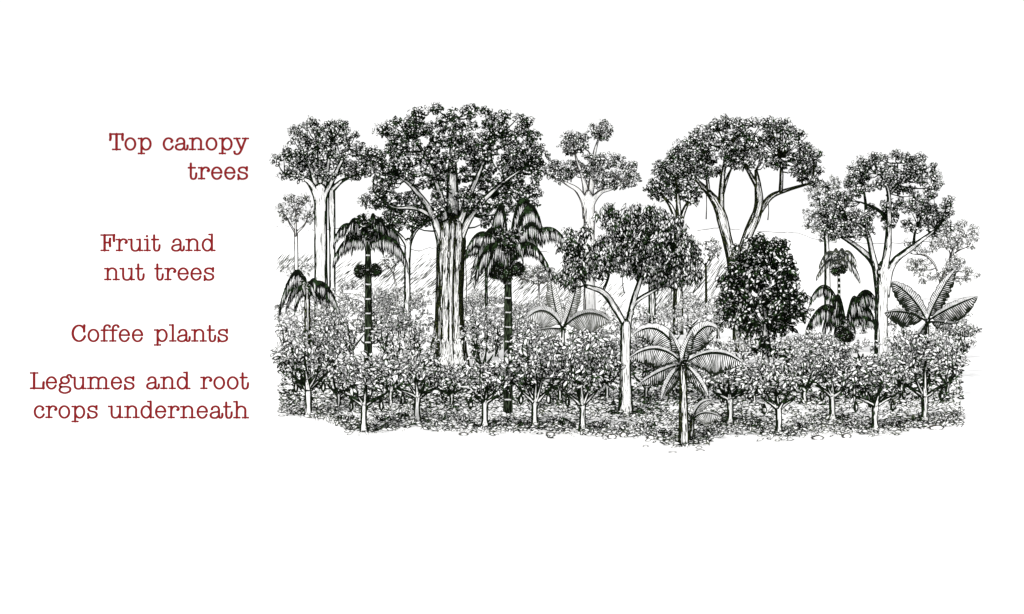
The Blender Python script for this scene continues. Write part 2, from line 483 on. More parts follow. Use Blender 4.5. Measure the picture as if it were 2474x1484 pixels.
# ------------------------------------------------------------------ coffee plant
def coffee(label, x, base, top, hw, dark, group, leafm=None, bark=None, trunk=66, tw=16, pods=0, cover=1.0, L=24, W=9.5, nb=5):
    leafm = leafm or LEAF; bark = bark or BARK
    Y = depth_of(base); px = Y * K
    sc = 60.0 / Y
    root = empty('coffee_plant', (P(x, 0, Y)[0], Y, 0), label, 'coffee plant', group)
    L *= sc; W *= sc; dark = dark * .36 - .03
    fy = base - trunk
    Tube().add([P(x, base + 2, Y), P(x + R.uniform(-3, 3), base - trunk * .5, Y), P(x, fy, Y)], [tw * .74, tw * .5, tw * .5, tw * .55], px, sides=12, n=10, wob=.05).build('trunk', bark, root)
    cxo = R.uniform(-8, 8)
    cyy = (top + fy - 18) / 2; rh = (fy - 18 - top) / 2
    nodes = []
    for i in range(nb):
        u = -1 + 2 * i / (nb - 1) if nb > 1 else 0
        u += R.uniform(-.12, .12)
        ex, ey = x + u * hw * .72, fy - rh * (0.75 + 0.9 * (1 - abs(u)))
        dz = R.uniform(-.5, .5) * hw
        mx, my = x + u * hw * .42, fy - rh * (.38 + .25 * (1 - abs(u)))
        rw = tw * (.26 if abs(u) > .3 else .34)
        ex, ey = mx + (ex - mx) * .55, my + (ey - my) * .6
        Tube().add([P(x + u * 2, fy + 3, Y), P((x + mx) / 2, fy - (fy - my) * .42, Y, dz * .2 * px), P(mx, my, Y, dz * .4 * px), P(ex, ey, Y, dz * px)], [rw * 1.7, rw * 1.2, rw * .9, rw * .35], px, sides=8, n=12, wob=.06).build('branch', bark, root)
        nodes.append((mx, my, dz * .4))
    lv = Leaves()
    ncl = max(7, int(hw * rh / 210))
    for (cx_, cy_) in scatter([(x + cxo, cyy - rh * .1, hw * R.uniform(.6, .85), rh * .8), (x - cxo * 1.5, cyy + rh * .2, hw * .92, rh * .45), (x + cxo * 3, cyy - rh * .2, hw * .6, rh * .5)], 19 * math.sqrt(hw / 85.), 800):
        f = math.sqrt(max(.05, 1 - ((cx_ - x) / hw) ** 2))
        dz = R.uniform(-1, 1) * hw * .6 * f
        rel = (cy_ - cyy) / rh
        c = P(cx_, cy_, Y, dz * px)
        clump(lv, c, hw * .24, hw * .2, hw * .22, px, L, W, dark - .08 + .42 * rel, .9 * cover, .45, .35)  # crown tops pale, bottoms dark: vertical shading carried by the leaf ink
    lv.build('crown', leafm, root)
    for k in range(pods):
        nx_, ny_, nz_ = nodes[(k * 3 + 0) % len(nodes)] if k % 2 == 0 else nodes[-1 - (k // 2) % len(nodes)]
        pc = P(nx_ + R.uniform(-8, 8), ny_ + 22, Y, nz_ * px - .1)
        pod(root, pc, px)
    return root

def pod(root, pc, px):
    n, s = 9, 10
    tb = Tube()
    tb.add([pc + np.array([0, 0, 15]) * px, pc + np.array([0, 0, 10]) * px, pc, pc - np.array([0, 0, 9]) * px, pc - np.array([0, 0, 14]) * px], [1, 4, 7, 5, .6], px, sides=s, n=12)
    tb.build('pod', BARK_DARK, root)


# ================================================================== SETTING
def sheet(name, x0, x1, y0, y1, z, mat):
    o = mesh_obj(name, [(x0, y0, z), (x1, y0, z), (x1, y1, z), (x0, y1, z)], [(0, 1, 2), (0, 2, 3)], mat)
    tag(o, kind='structure'); return o
sheet('ground', -4000, 4000, -200, 8000, 0.0, PAPER)

def hills(prof, Y, name='hills'):
    v = []; tr = []; mi = []
    pr = spline([(a, b, 0) for a, b in prof], len(prof) * 6)
    for (x, y, _) in pr:
        j = R.uniform(-1.2, 1.2)
        t = P(x, y + j, Y); px = Y * K
        v += [(t[0], Y - 60, -0.3), (t[0], Y - .6, max(0.05, t[2] - 1.5 * px)), tuple(t), (t[0], Y + 70, -0.3)]
    for i in range(len(pr) - 1):
        for k in range(3):
            a = i * 4 + k; b = a + 4
            tr += [(a, b, b + 1), (a, b + 1, a + 1)]; mi += [1 if k == 1 else 0] * 2
    o = mesh_obj(name, v, tr, PAPER, None, extra_mats=[RIDGE], mat_idx=mi)
    tag(o, kind='structure'); return o
hills([(640, 552), (680, 546), (715, 549), (760, 556), (830, 552), (900, 560), (1000, 604), (1040, 598), (1100, 606)], 430)
hills([(1250, 606), (1310, 606), (1350, 617), (1420, 606), (1500, 590), (1690, 556), (1740, 550), (1790, 556), (1870, 560), (1930, 564), (1985, 582), (2050, 586), (2160, 587), (2240, 583), (2330, 592)], 440)

# far slopes covered with tall slanting grass, drawn as parallel strokes
def grass(name, areas, label):
    lv = Leaves()
    for (x0, x1, y0, y1, n, ang, ln, dk) in areas:
        for _ in range(int(n * 1.6)):
            y = R.uniform(y0, y1); x = R.uniform(x0, x1)
            Y = depth_of(max(y, 618)) * R.uniform(.95, 1.0); px = Y * K
            a = math.radians(ang + R.uniform(-5, 5)); l = ln * R.uniform(.5, 1.3)
            ax = np.array([[math.cos(a), 0, math.sin(a)]])
            g = P(x, HY + H / px, Y)
            c = g + ax[0] * l * .5 * px
            # strokes spring from the slope surface
            c[2] += (HY + H / px - y) * px
            lv.add(c[None], ax, np.array([[0, -1., 0.]]), l * px, 1.6 * px, 1.0)
    o = lv.build(name, LEAF_MID, None)
    tag(o, label, 'grass', kind='stuff'); return o
grass('tall_grass', [
    (665, 765, 600, 660, 110, 48, 22, 1), (805, 900, 640, 705, 70, 40, 22, 1), (900, 1050, 640, 715, 150, 42, 24, 1),
    (1000, 1050, 610, 650, 14, 40, 20, 1), (1118, 1215, 600, 740, 190, 46, 26, 1), (1236, 1400, 660, 760, 220, 45, 26, 1),
    (1560, 1760, 640, 765, 260, 55, 34, 1), (1440, 1500, 690, 760, 40, 45, 20, 1)],
    'pale slanting grass strokes on the far open slopes')

# ================================================================== CANOPY TREES
G = 'tall canopy trees'
dome = lambda th, t: 1 + (0.10 * np.cos(7 * th + 1) + .06 * np.cos(11 * th)) * 1.0 + 0.26 * (np.maximum(0, .3 - t) / .3) ** 1.3 * (.6 + np.cos(5 * th + .7) + .5 * np.cos(3 * th))
tree('canopy_tree', 'giant broad crowned tree with thick fluted trunk between the two ringed palms', 'tree', 89.5, (1088, 885),
     [([(1086, 888), (1086, 800), (1087, 700), (1090, 600), (1092, 545)], [37, 32, 30, 30, 32, 28])],
     [([(1078, 640), (1066, 580), (1043, 515), (1000, 455), (962, 425)], [17, 12, 7, 3]),
      ([(1083, 620), (1079, 560), (1066, 480), (1040, 405), (1006, 335)], [16, 11, 7, 3]),
      ([(1092, 570), (1093, 440), (1094, 350), (1100, 285)], [18, 11, 8, 3]),
      ([(1098, 620), (1105, 560), (1132, 480), (1162, 410), (1195, 330)], [16, 11, 7, 3]),
      ([(1102, 640), (1113, 575), (1150, 505), (1212, 445), (1275, 400)], [15, 10, 7, 3]),
      ([(1066, 540), (1010, 505), (950, 500), (905, 465)], [8, 6, 4, 2])],
     [(1100, 368, 178, 112), (950, 375, 55, 80), (1240, 380, 68, 100), (950, 455, 82, 50), (985, 515, 72, 36), (1215, 465, 85, 52), (1100, 312, 120, 52), (1100, 460, 120, 50), (935, 320, 22, 24), (1225, 300, 40, 25), (1100, 492, 110, 26), (1010, 505, 50, 36), (1180, 505, 60, 36)],
     18, 15.5, 11, 7.5, 0.42, cover=1.4, bark=BARK_GIANT, flute=dome, holes=22, group=G, twig=1.8,
     vines=[[(1118, 570), (1121, 660), (1117, 740), (1124, 830), (1118, 886)], [(1055, 600), (1053, 700), (1050, 800), (1044, 884)], [(1124, 600), (1127, 720), (1121, 800), (1130, 884)]])
tree('canopy_tree', 'twin stemmed dome tree with smooth pale trunks at left edge', 'tree', 115, (783, 800),
     [([(777, 812), (776, 700), (775, 600), (775, 462)], [18, 17, 16, 17]), ([(803, 812), (803, 700), (803, 600), (801, 455)], [8, 8, 8, 9])],
     [([(770, 470), (748, 440), (722, 428), (690, 420)], [9, 6, 4, 2]), ([(772, 468), (752, 410), (728, 370)], [9, 5, 2]),
      ([(777, 465), (772, 400), (762, 340)], [9, 6, 2]), ([(783, 468), (792, 400), (800, 340)], [8, 5, 2]),
      ([(801, 460), (830, 436), (875, 420)], [8, 5, 2]), ([(800, 458), (822, 400), (845, 360)], [7, 5, 2])],
     [(785, 330, 75, 38), (785, 385, 95, 42), (712, 392, 42, 38), (855, 388, 45, 40), (700, 412, 30, 18)],
     14, 13, 11, 7.5, 0.26, cover=1.25, group=G, twig=1.4, holes=5)
tree('canopy_tree', 'slender pale tree with layered airy crown right of the giant tree', 'tree', 100, (1424, 850),
     [([(1424, 852), (1424, 740), (1424, 600), (1423, 500), (1421, 478)], [16, 15, 13, 14, 16])],
     [([(1415, 495), (1395, 460), (1370, 445), (1345, 430)], [8, 6, 4, 2]), ([(1419, 490), (1412, 440), (1395, 390), (1385, 350)], [7, 5, 3, 1.5]),
      ([(1424, 490), (1432, 420), (1437, 370), (1450, 325)], [8, 6, 4, 2]), ([(1430, 495), (1450, 465), (1480, 455), (1520, 430)], [8, 5, 4, 2]),
      ([(1434, 400), (1425, 370), (1415, 360)], [3, 2, 1])],
     [(1388, 347, 34, 22), (1450, 316, 26, 17), (1350, 415, 32, 24), (1400, 410, 35, 20), (1470, 415, 55, 38), (1515, 420, 22, 26), (1440, 392, 40, 16)],
     12.5, 12, 10, 6.5, 0.2, cover=1.1, holes=2, bark=BARK_MID, group=G, twig=1.2)
tree('canopy_tree', 'wide umbrella crowned tree with two heavy leaning limbs behind dark bush', 'tree', 100, (1785, 850),
     [([(1790, 852), (1787, 760), (1783, 690), (1780, 618)], [20, 19, 19, 22])],
     [([(1778, 640), (1755, 570), (1738, 505), (1715, 468), (1668, 420)], [16, 14, 12, 8, 3]),
      ([(1788, 635), (1806, 570), (1832, 505), (1831, 450), (1826, 410)], [15, 13, 11, 8, 4]),
      ([(1742, 520), (1744, 450), (1752, 395), (1758, 350)], [9, 7, 5, 2]),
      ([(1745, 470), (1758, 430), (1770, 405)], [5, 4, 2]),
      ([(1829, 450), (1806, 410), (1783, 370)], [7, 5, 2]),
      ([(1836, 510), (1862, 476), (1900, 460), (1962, 442)], [8, 7, 5, 3]),
      ([(1886, 466), (1887, 420), (1884, 380)], [6, 5, 2]), ([(1712, 465), (1708, 420), (1708, 380)], [5, 4, 2])],
     [(1655, 380, 34, 34), (1668, 405, 40, 24), (1700, 354, 40, 40), (1745, 338, 50, 46), (1800, 325, 60, 40), (1855, 332, 52, 42), (1900, 354, 44, 40), (1938, 384, 36, 36), (1962, 415, 22, 28), (1780, 370, 70, 32), (1860, 375, 48, 28), (1720, 388, 42, 32), (1692, 408, 30, 18)],
     12.5, 14, 14, 7, 0.26, cover=1.2, holes=7, bark=BARK_BIG, group=G, twig=1.5,
     vines=[[(1706, 455), (1707, 495), (1706, 530)], [(1856, 490), (1857, 510), (1855, 532)]])
tree('canopy_tree', 'open crowned tree with white forked trunk and curved limbs near right edge', 'tree', 95, (2130, 866),
     [([(2129, 868), (2129, 780), (2131, 700), (2132, 655)], [18, 16, 16, 20])],
     [([(2122, 690), (2108, 630), (2064, 590), (2022, 565)], [9, 8, 6, 3]), ([(2127, 680), (2108, 620), (2092, 560), (2050, 528)], [9, 7, 6, 3]),
      ([(2092, 565), (2094, 500), (2090, 450)], [5, 4, 2]),
      ([(2134, 670), (2143, 600), (2145, 520), (2143, 462), (2122, 420)], [10, 8, 6, 5, 2]), ([(2143, 475), (2165, 450), (2185, 420)], [5, 4, 2]),
      ([(2168, 455), (2166, 420), (2164, 395)], [3, 2, 1.5]), ([(2137, 690), (2160, 630), (2208, 592), (2258, 553)], [9, 8, 6, 3]),
      ([(2207, 592), (2209, 565), (2215, 545)], [4, 3, 2]), ([(2145, 530), (2120, 505), (2082, 488)], [5, 4, 2])],
     [(2117, 398, 30, 24), (2076, 440, 28, 36), (2163, 392, 30, 20), (2205, 410, 34, 30), (2232, 460, 26, 40), (2254, 505, 34, 42), (2205, 505, 42, 28), (2026, 500, 36, 32), (2040, 530, 45, 26), (2008, 548, 20, 26), (2270, 545, 18, 22), (2140, 505, 30, 12), (2165, 415, 36, 18), (2190, 440, 30, 24), (2235, 440, 34, 44), (2095, 420, 34, 28), (2230, 510, 50, 34), (2055, 545, 50, 24), (2190, 530, 55, 26), (2130, 412, 60, 26)],
     12, 12.5, 11, 7, 0.22, cover=1.2, holes=5, group=G, twig=1.2)
tree('canopy_tree', 'narrow tree with small dark crown rising behind the drooping fruit tree', 'tree', 116, (1640, 808),
     [([(1638, 812), (1638, 700), (1638, 600), (1640, 530)], [14, 12, 11, 12])],
     [([(1636, 545), (1622, 500), (1600, 470)], [7, 5, 2]), ([(1640, 540), (1638, 480), (1632, 430)], [7, 5, 2]), ([(1644, 545), (1655, 505), (1672, 475)], [7, 5, 2])],
     [(1636, 430, 48, 44), (1600, 455, 36, 24), (1664, 470, 28, 22), (1610, 410, 25, 22)],
     14, 12, 9, 6, 0.5, cover=1.2, bark=BARK_BIG, group=G, twig=1.2)

G = 'pale distant trees'
tree('distant_tree', 'small round crowned distant tree left of the twin stemmed tree', 'tree', 190, (715, 705),
     [([(716, 712), (716, 620), (715, 560)], [6, 5, 5])],
     [([(714, 570), (700, 540), (690, 520)], [3, 2, 1]), ([(715, 565), (716, 530), (716, 510)], [3, 2, 1]), ([(716, 570), (735, 545), (745, 525)], [3, 2, 1])],
     [(714, 500, 38, 30), (740, 515, 22, 22), (692, 520, 18, 14)], 12.5, 9, 9, 6, 0.25, cover=.85, bark=BARK_MID, leafm=LEAF_MID, group=G, twig=.8)
tree('distant_tree', 'forked slim tree standing between first ringed palm and giant tree', 'tree', 108, (984, 828),
     [([(985, 830), (984, 700), (984, 640), (986, 585)], [9, 8, 8, 9])],
     [([(983, 595), (968, 570), (945, 550), (925, 535)], [5, 4, 3, 1.5]), ([(985, 592), (1003, 560), (1035, 530)], [5, 4, 2]), ([(990, 585), (1000, 555), (1008, 530)], [3, 2, 1])],
     [(975, 532, 62, 20), (1020, 520, 26, 18)], 15, 11, 10, 7, 0.5, cover=1, group=G, twig=1)
tree('distant_tree', 'little crooked sapling just right of the first ringed palm fruit', 'tree', 150, (955, 750),
     [([(957, 752), (958, 700), (950, 660)], [3, 2.5, 2])], [([(952, 668), (940, 645), (928, 635)], [2, 1.5, 1]), ([(950, 662), (956, 640), (965, 628)], [2, 1.5, 1])],
     [(945, 630, 24, 14)], 11, 8, 8, 5, 0.3, cover=.8, leafm=LEAF_MID, bark=BARK_MID, group=G, twig=.8)
tree('distant_tree', 'flat topped pale bush tree right of the tall ringed palm', 'tree', 150, (1300, 750),
     [([(1300, 752), (1302, 710), (1302, 685)], [3, 2.5, 2])], [([(1302, 705), (1280, 685), (1262, 675)], [2, 1.5, 1]), ([(1302, 705), (1325, 690), (1335, 675)], [2, 1.5, 1])],
     [(1300, 662, 52, 18)], 12, 9, 9, 5, 0.15, cover=.9, leafm=LEAF_MID, bark=BARK_MID, group=G, twig=.8)
tree('distant_tree', 'thin lollipop tree between the drooping fruit tree and dark bush', 'tree', 140, (1706, 764),
     [([(1706, 766), (1706, 700), (1705, 640)], [3.2, 3, 2.6])], [([(1705, 650), (1693, 628), (1685, 615)], [2, 1.5, 1]), ([(1705, 650), (1714, 625), (1722, 610)], [2, 1.5, 1])],
     [(1705, 604, 32, 26)], 12, 9, 9, 6, 0.25, cover=.9, leafm=LEAF_MID, bark=BARK_BIG, group=G, twig=.8)
tree('distant_tree', 'dark trunked tree seen through the fork of the drooping fruit tree', 'tree', 130, (1576, 780),
     [([(1576, 782), (1575, 700), (1574, 640)], [9, 9, 8])], [([(1574, 655), (1562, 630), (1552, 612)], [4, 3, 2]), ([(1576, 655), (1588, 630), (1595, 612)], [4, 3, 2])],
     [(1575, 610, 35, 28)], 14, 11, 10, 6, 0.6, bark=BARK_DARK, group=G, twig=1)
tree('distant_tree', 'faint ragged tree with straight trunk leaning against the open crowned tree', 'tree', 128, (1999, 784),
     [([(1999, 786), (1999, 700), (1998, 620), (1996, 560)], [8, 8, 7, 6])],
     [([(1997, 580), (1985, 530), (1978, 480)], [4, 3, 1.5]), ([(1998, 580), (2010, 540), (2020, 500)], [4, 3, 1.5]), ([(1996, 560), (1996, 500), (1994, 450)], [4, 3, 1.5])],
     [(1985, 470, 32, 36), (1972, 520, 26, 40), (2010, 460, 26, 28), (2000, 560, 28, 20)], 14, 10, 8, 5, 0.36, cover=.75, leafm=LEAF_MID, bark=BARK, group=G, twig=1)
tree('distant_tree', 'faint spreading tree with sparse layered foliage at far right edge', 'tree', 170, (2285, 726),
     [([(2285, 730), (2280, 700), (2272, 675)], [6, 5, 4])],
     [([(2272, 680), (2258, 640), (2236, 618), (2205, 614)], [4, 3, 2.5, 1]), ([(2278, 690), (2292, 640), (2302, 600), (2320, 570)], [4, 3.5, 3, 1]), ([(2298, 620), (2315, 606), (2335, 598)], [2, 2, 1]), ([(2296, 620), (2288, 600), (2280, 592)], [2, 1.5, 1])],
     [(2325, 560, 34, 24), (2285, 578, 34, 20), (2305, 640, 30, 20), (2220, 596, 34, 12), (2260, 590, 20, 12), (2325, 592, 30, 10), (2212, 636, 22, 12), (2245, 668, 26, 14), (2325, 665, 28, 14), (2215, 660, 16, 14)],
     12, 10, 11, 5.5, 0.12, cover=.8, leafm=LEAF_MID, bark=BARK_MID, group=G, twig=.7)

G = 'fruit and nut trees'
tree('fruit_tree', 'foreground fruit tree with drooping leaves and white Y shaped trunk', 'tree', 66.7, (1512, 1000),
     [([(1512, 1004), (1511, 920), (1511, 850), (1512, 785)], [20, 14, 13, 13])],
     [([(1506, 780), (1482, 738), (1455, 705), (1412, 690)], [10, 9, 8, 5]), ([(1414, 690), (1400, 660), (1395, 620)], [4, 3, 2]),
      ([(1518, 780), (1533, 720), (1552, 660), (1560, 590)], [10, 8, 6, 2]), ([(1530, 738), (1575, 705), (1625, 684), (1675, 660)], [6, 5, 4, 2]),
      ([(1455, 708), (1470, 670), (1480, 620)], [4, 3, 2]), ([(1548, 672), (1520, 620), (1505, 580)], [4, 3, 2]), ([(1600, 692), (1615, 650), (1625, 610)], [4, 3, 2])],
     [(1560, 580, 90, 80), (1402, 562, 27, 16), (1376, 598, 22, 20), (1405, 632, 42, 32), (1378, 672, 36, 22), (1468, 530, 22, 26), (1550, 535, 70, 38), (1590, 590, 72, 48), (1500, 605, 62, 48), (1650, 620, 40, 48), (1570, 652, 62, 18), (1662, 655, 32, 30), (1610, 660, 60, 30), (1440, 640, 40, 30)],
     13, 13.5, 20, 7, 0.3, cover=1.25, holes=7, droop=2.2, group=G, twig=1.3, vines=[[(1508, 640), (1504, 680), (1508, 708)], [(1620, 660), (1622, 700), (1621, 722)], [(1590, 660), (1588, 690), (1589, 712)]])
tree('evergreen_bush', 'dense dark egg shaped fruit tree with leaves down to the shrubs', 'tree', 88, (1850, 890),
     [([(1852, 892), (1850, 860), (1848, 780), (1845, 700)], [11, 9, 8, 6])],
     [([(1848, 800), (1815, 740), (1795, 680)], [5, 4, 2]), ([(1848, 800), (1880, 740), (1900, 680)], [5, 4, 2])],
     [(1838, 622, 58, 42), (1842, 680, 88, 62), (1843, 735, 103, 62), (1843, 775, 78, 46), (1850, 825, 44, 32)],
     16, 16, 20, 10, 0.49, cover=1.5, droop=.6, rzf=.7, group=G, twigs=False)

# ================================================================== PALMS
palm('tall dark ringed palm between twin stemmed tree and giant tree', 90, (889, 582), 18,
     [((832, 498), (808, 582), 34, .35, -10), ((838, 545), (810, 624), 40, .75, -30), ((870, 470), (848, 560), 44, .5, 30),
      ((915, 480), (935, 570), 44, .7, 10), ((955, 540), (986, 636), 44, .35, -20), ((940, 505), (962, 580), 40, .6, 30),
      ((858, 478), (836, 572), 42, .7, -30), ((918, 478), (944, 572), 42, .75, 20), ((880, 462), (868, 560), 44, .9, 0), ((900, 462), (914, 560), 44, .9, -15), ((868, 500), (850, 600), 34, .9, 10), ((900, 520), (925, 600), 34, .95, 0)],
     [(871, 656, 17, 18), (906, 653, 18, 18)], tuft=34, tdy=-34)
palm('largest ringed palm with black trunk reaching the foreground shrubs', 66.7, (1227, 622), 21,
     [((1318, 508), (1361, 572), 42, .4, 20), ((1284, 532), (1331, 660), 34, .97, -30), ((1278, 408), (1311, 552), 66, .32, 30), ((1222, 400), (1185, 560), 60, .35, 35), ((1250, 400), (1290, 520), 60, .3, 45),
      ((1262, 450), (1290, 560), 62, .35, 40), ((1285, 480), (1308, 575), 44, .45, 0), ((1190, 480), (1150, 620), 66, .35, 20), ((1180, 535), (1148, 664), 62, .4, -20),
      ((1205, 520), (1178, 650), 64, .4, -35), ((1165, 510), (1128, 600), 40, .35, 10), ((1245, 520), (1262, 610), 48, .5, -20), ((1235, 500), (1248, 590), 48, .7, -10), ((1215, 495), (1205, 600), 54, .55, 0), ((1290, 555), (1318, 640), 30, .95, -10)],
     [(1198, 656, 23, 22), (1222, 664, 20, 22), (1249, 650, 21, 19)], tuft=34, tdy=-36)
palm('thin palm peeking out behind the largest ringed palm fronds', 108, (1174, 620), 8,
     [((1148, 560), (1120, 616), 32, .35, 0), ((1150, 600), (1138, 664), 30, .4, 10), ((1198, 570), (1215, 620), 28, .4, 0), ((1170, 565), (1158, 630), 34, .5, -10)], tmat=BARK_DARK, w=3.4)
palm('low black fronded palm at the left edge above the coffee', 75, (742, 694), 17,
     [((716, 590), (674, 746), 46, .62, 0), ((722, 640), (690, 735), 40, .7, 20), ((785, 650), (815, 736), 42, .6, 0), ((775, 668), (792, 720), 36, .7, 20), ((735, 625), (716, 735), 44, .8, -5), ((765, 640), (778, 725), 40, .8, -5), ((752, 655), (765, 720), 34, .85, -10), ((730, 665), (716, 730), 38, .6, -20)],
     tmat=BARK_BIG, tuft=16)
palm('small distant palm beside the pale trunk near the right', 125, (2026, 622), 8,
     [((2000, 585), (1980, 640), 20, .7, 0), ((2000, 615), (1975, 668), 20, .7, 10), ((2050, 585), (2068, 632), 26, .4, 0), ((2055, 610), (2078, 668), 30, .3, 10), ((2020, 575), (2010, 630), 28, .9, 0), ((2034, 575), (2046, 630), 28, .9, 0)],
     [(2017, 655, 12, 13), (2036, 650, 11, 13)], tmat=RING_SMALL, tuft=20, w=3.4, fmat=LEAF_MID)
palm('black arching palm between the dark bush and white forked trunk', 98, (2044, 786), 15,
     [((2003, 632), (1958, 722), 30, .98, 0), ((1996, 684), (1947, 790), 50, .6, -10), ((2012, 690), (1990, 795), 50, .75, 10), ((2087, 636), (2128, 750), 46, .5, 0), ((2078, 735), (2126, 796), 26, .6, -10), ((2055, 700), (2068, 790), 36, .8, 20), ((2030, 690), (2022, 790), 44, .9, 10), ((2022, 640), (2008, 780), 52, .85, -5), ((2062, 650), (2084, 775), 48, .7, -5), ((2100, 700), (2118, 780), 34, .5, 20)],
     [(2040, 812, 24, 20)], tmat=BARK_MID, tuft=20)

# ================================================================== BANANAS
banana('foreground banana plant with ribbed trunk, nearest of all', 57.1, (1650, 880), 1652, 23,
       [((1598, 752), (1530, 812), 46), ((1590, 812), (1520, 868), 44), ((1688, 762), (1736, 796), 46, .1), ((1730, 822), (1794, 878), 50), ((1600, 890), (1545, 932), 30, .1),
        ((1682, 905), (1708, 955), 24, .2), ((1618, 905), (1600, 965), 26, .2), ((1652, 840), (1672, 800), 24, .2), ((1640, 850), (1618, 800), 20, .2)])
banana('mid distance banana plant behind the fruit tree trunk, leaves upright', 79, (1360, 795), 1360, 12,
       [((1336, 740), (1330, 664), 26, .25), ((1385, 740), (1398, 664), 26, .2), ((1318, 720), (1272, 768), 52), ((1420, 728), (1476, 778), 54, .15), ((1325, 790), (1290, 800), 22)], bark=BARK_DARK, bmat=BLADE_MID)
banana('banana plant at far right with leaves fanning upward', 83, (2240, 778), 2240, 12,
       [((2205, 705), (2150, 680), 36, .2), ((2262, 712), (2308, 650), 34, .2), ((2300, 735), (2362, 716), 38, .1), ((2190, 742), (2142, 758), 34, .25), ((2300, 772), (2352, 808), 26, .2), ((2222, 800), (2204, 822), 18, .3)])
banana('young banana sucker with one arching leaf beside foreground banana', 58.5, (1672, 1012), 1672, 13,
       [((1700, 982), (1742, 1008), 26), ((1690, 960), (1728, 972), 20), ((1660, 980), (1640, 1000), 14)], bmat=BLADE_MID)

# ================================================================== COFFEE
GF = 'coffee plants in the front row'
for (x, b, t, hw, d, lab, pd) in [
    (745, 1005, 790, 80, .33, 'leftmost front coffee plant with a pale straight trunk and pods', 3),
    (880, 1043, 858, 88, .30, 'front coffee plant with curling low branches, second from left', 2),
    (1010, 1022, 860, 86, .40, 'front coffee plant rooted below the left foot of giant tree', 1),
    (1172, 1036, 872, 76, .42, 'dark stemmed front coffee plant just left of the largest ringed palm', 1),
    (1293, 1036, 800, 80, .22, 'pale front coffee plant just right of the largest ringed palm', 2),
    (1407, 1042, 800, 84, .28, 'front coffee plant with wide forks left of the white fruit tree trunk', 1),
    (1762, 1028, 880, 74, .38, 'front coffee plant right of the foreground banana', 0),
    (1880, 1050, 880, 80, .32, 'front coffee plant straight below the dark egg shaped tree', 1),
    (2010, 1020, 826, 82, .28, 'front coffee plant below the black arching palm', 1),
    (2115, 1042, 866, 92, .32, 'front coffee plant below the white forked trunk with hanging pods', 3),
    (2233, 1022, 800, 84, .28, 'rightmost front coffee plant at the end of the row', 2)]:
    coffee(lab, x, b, t, hw, d, GF, pods=pd)

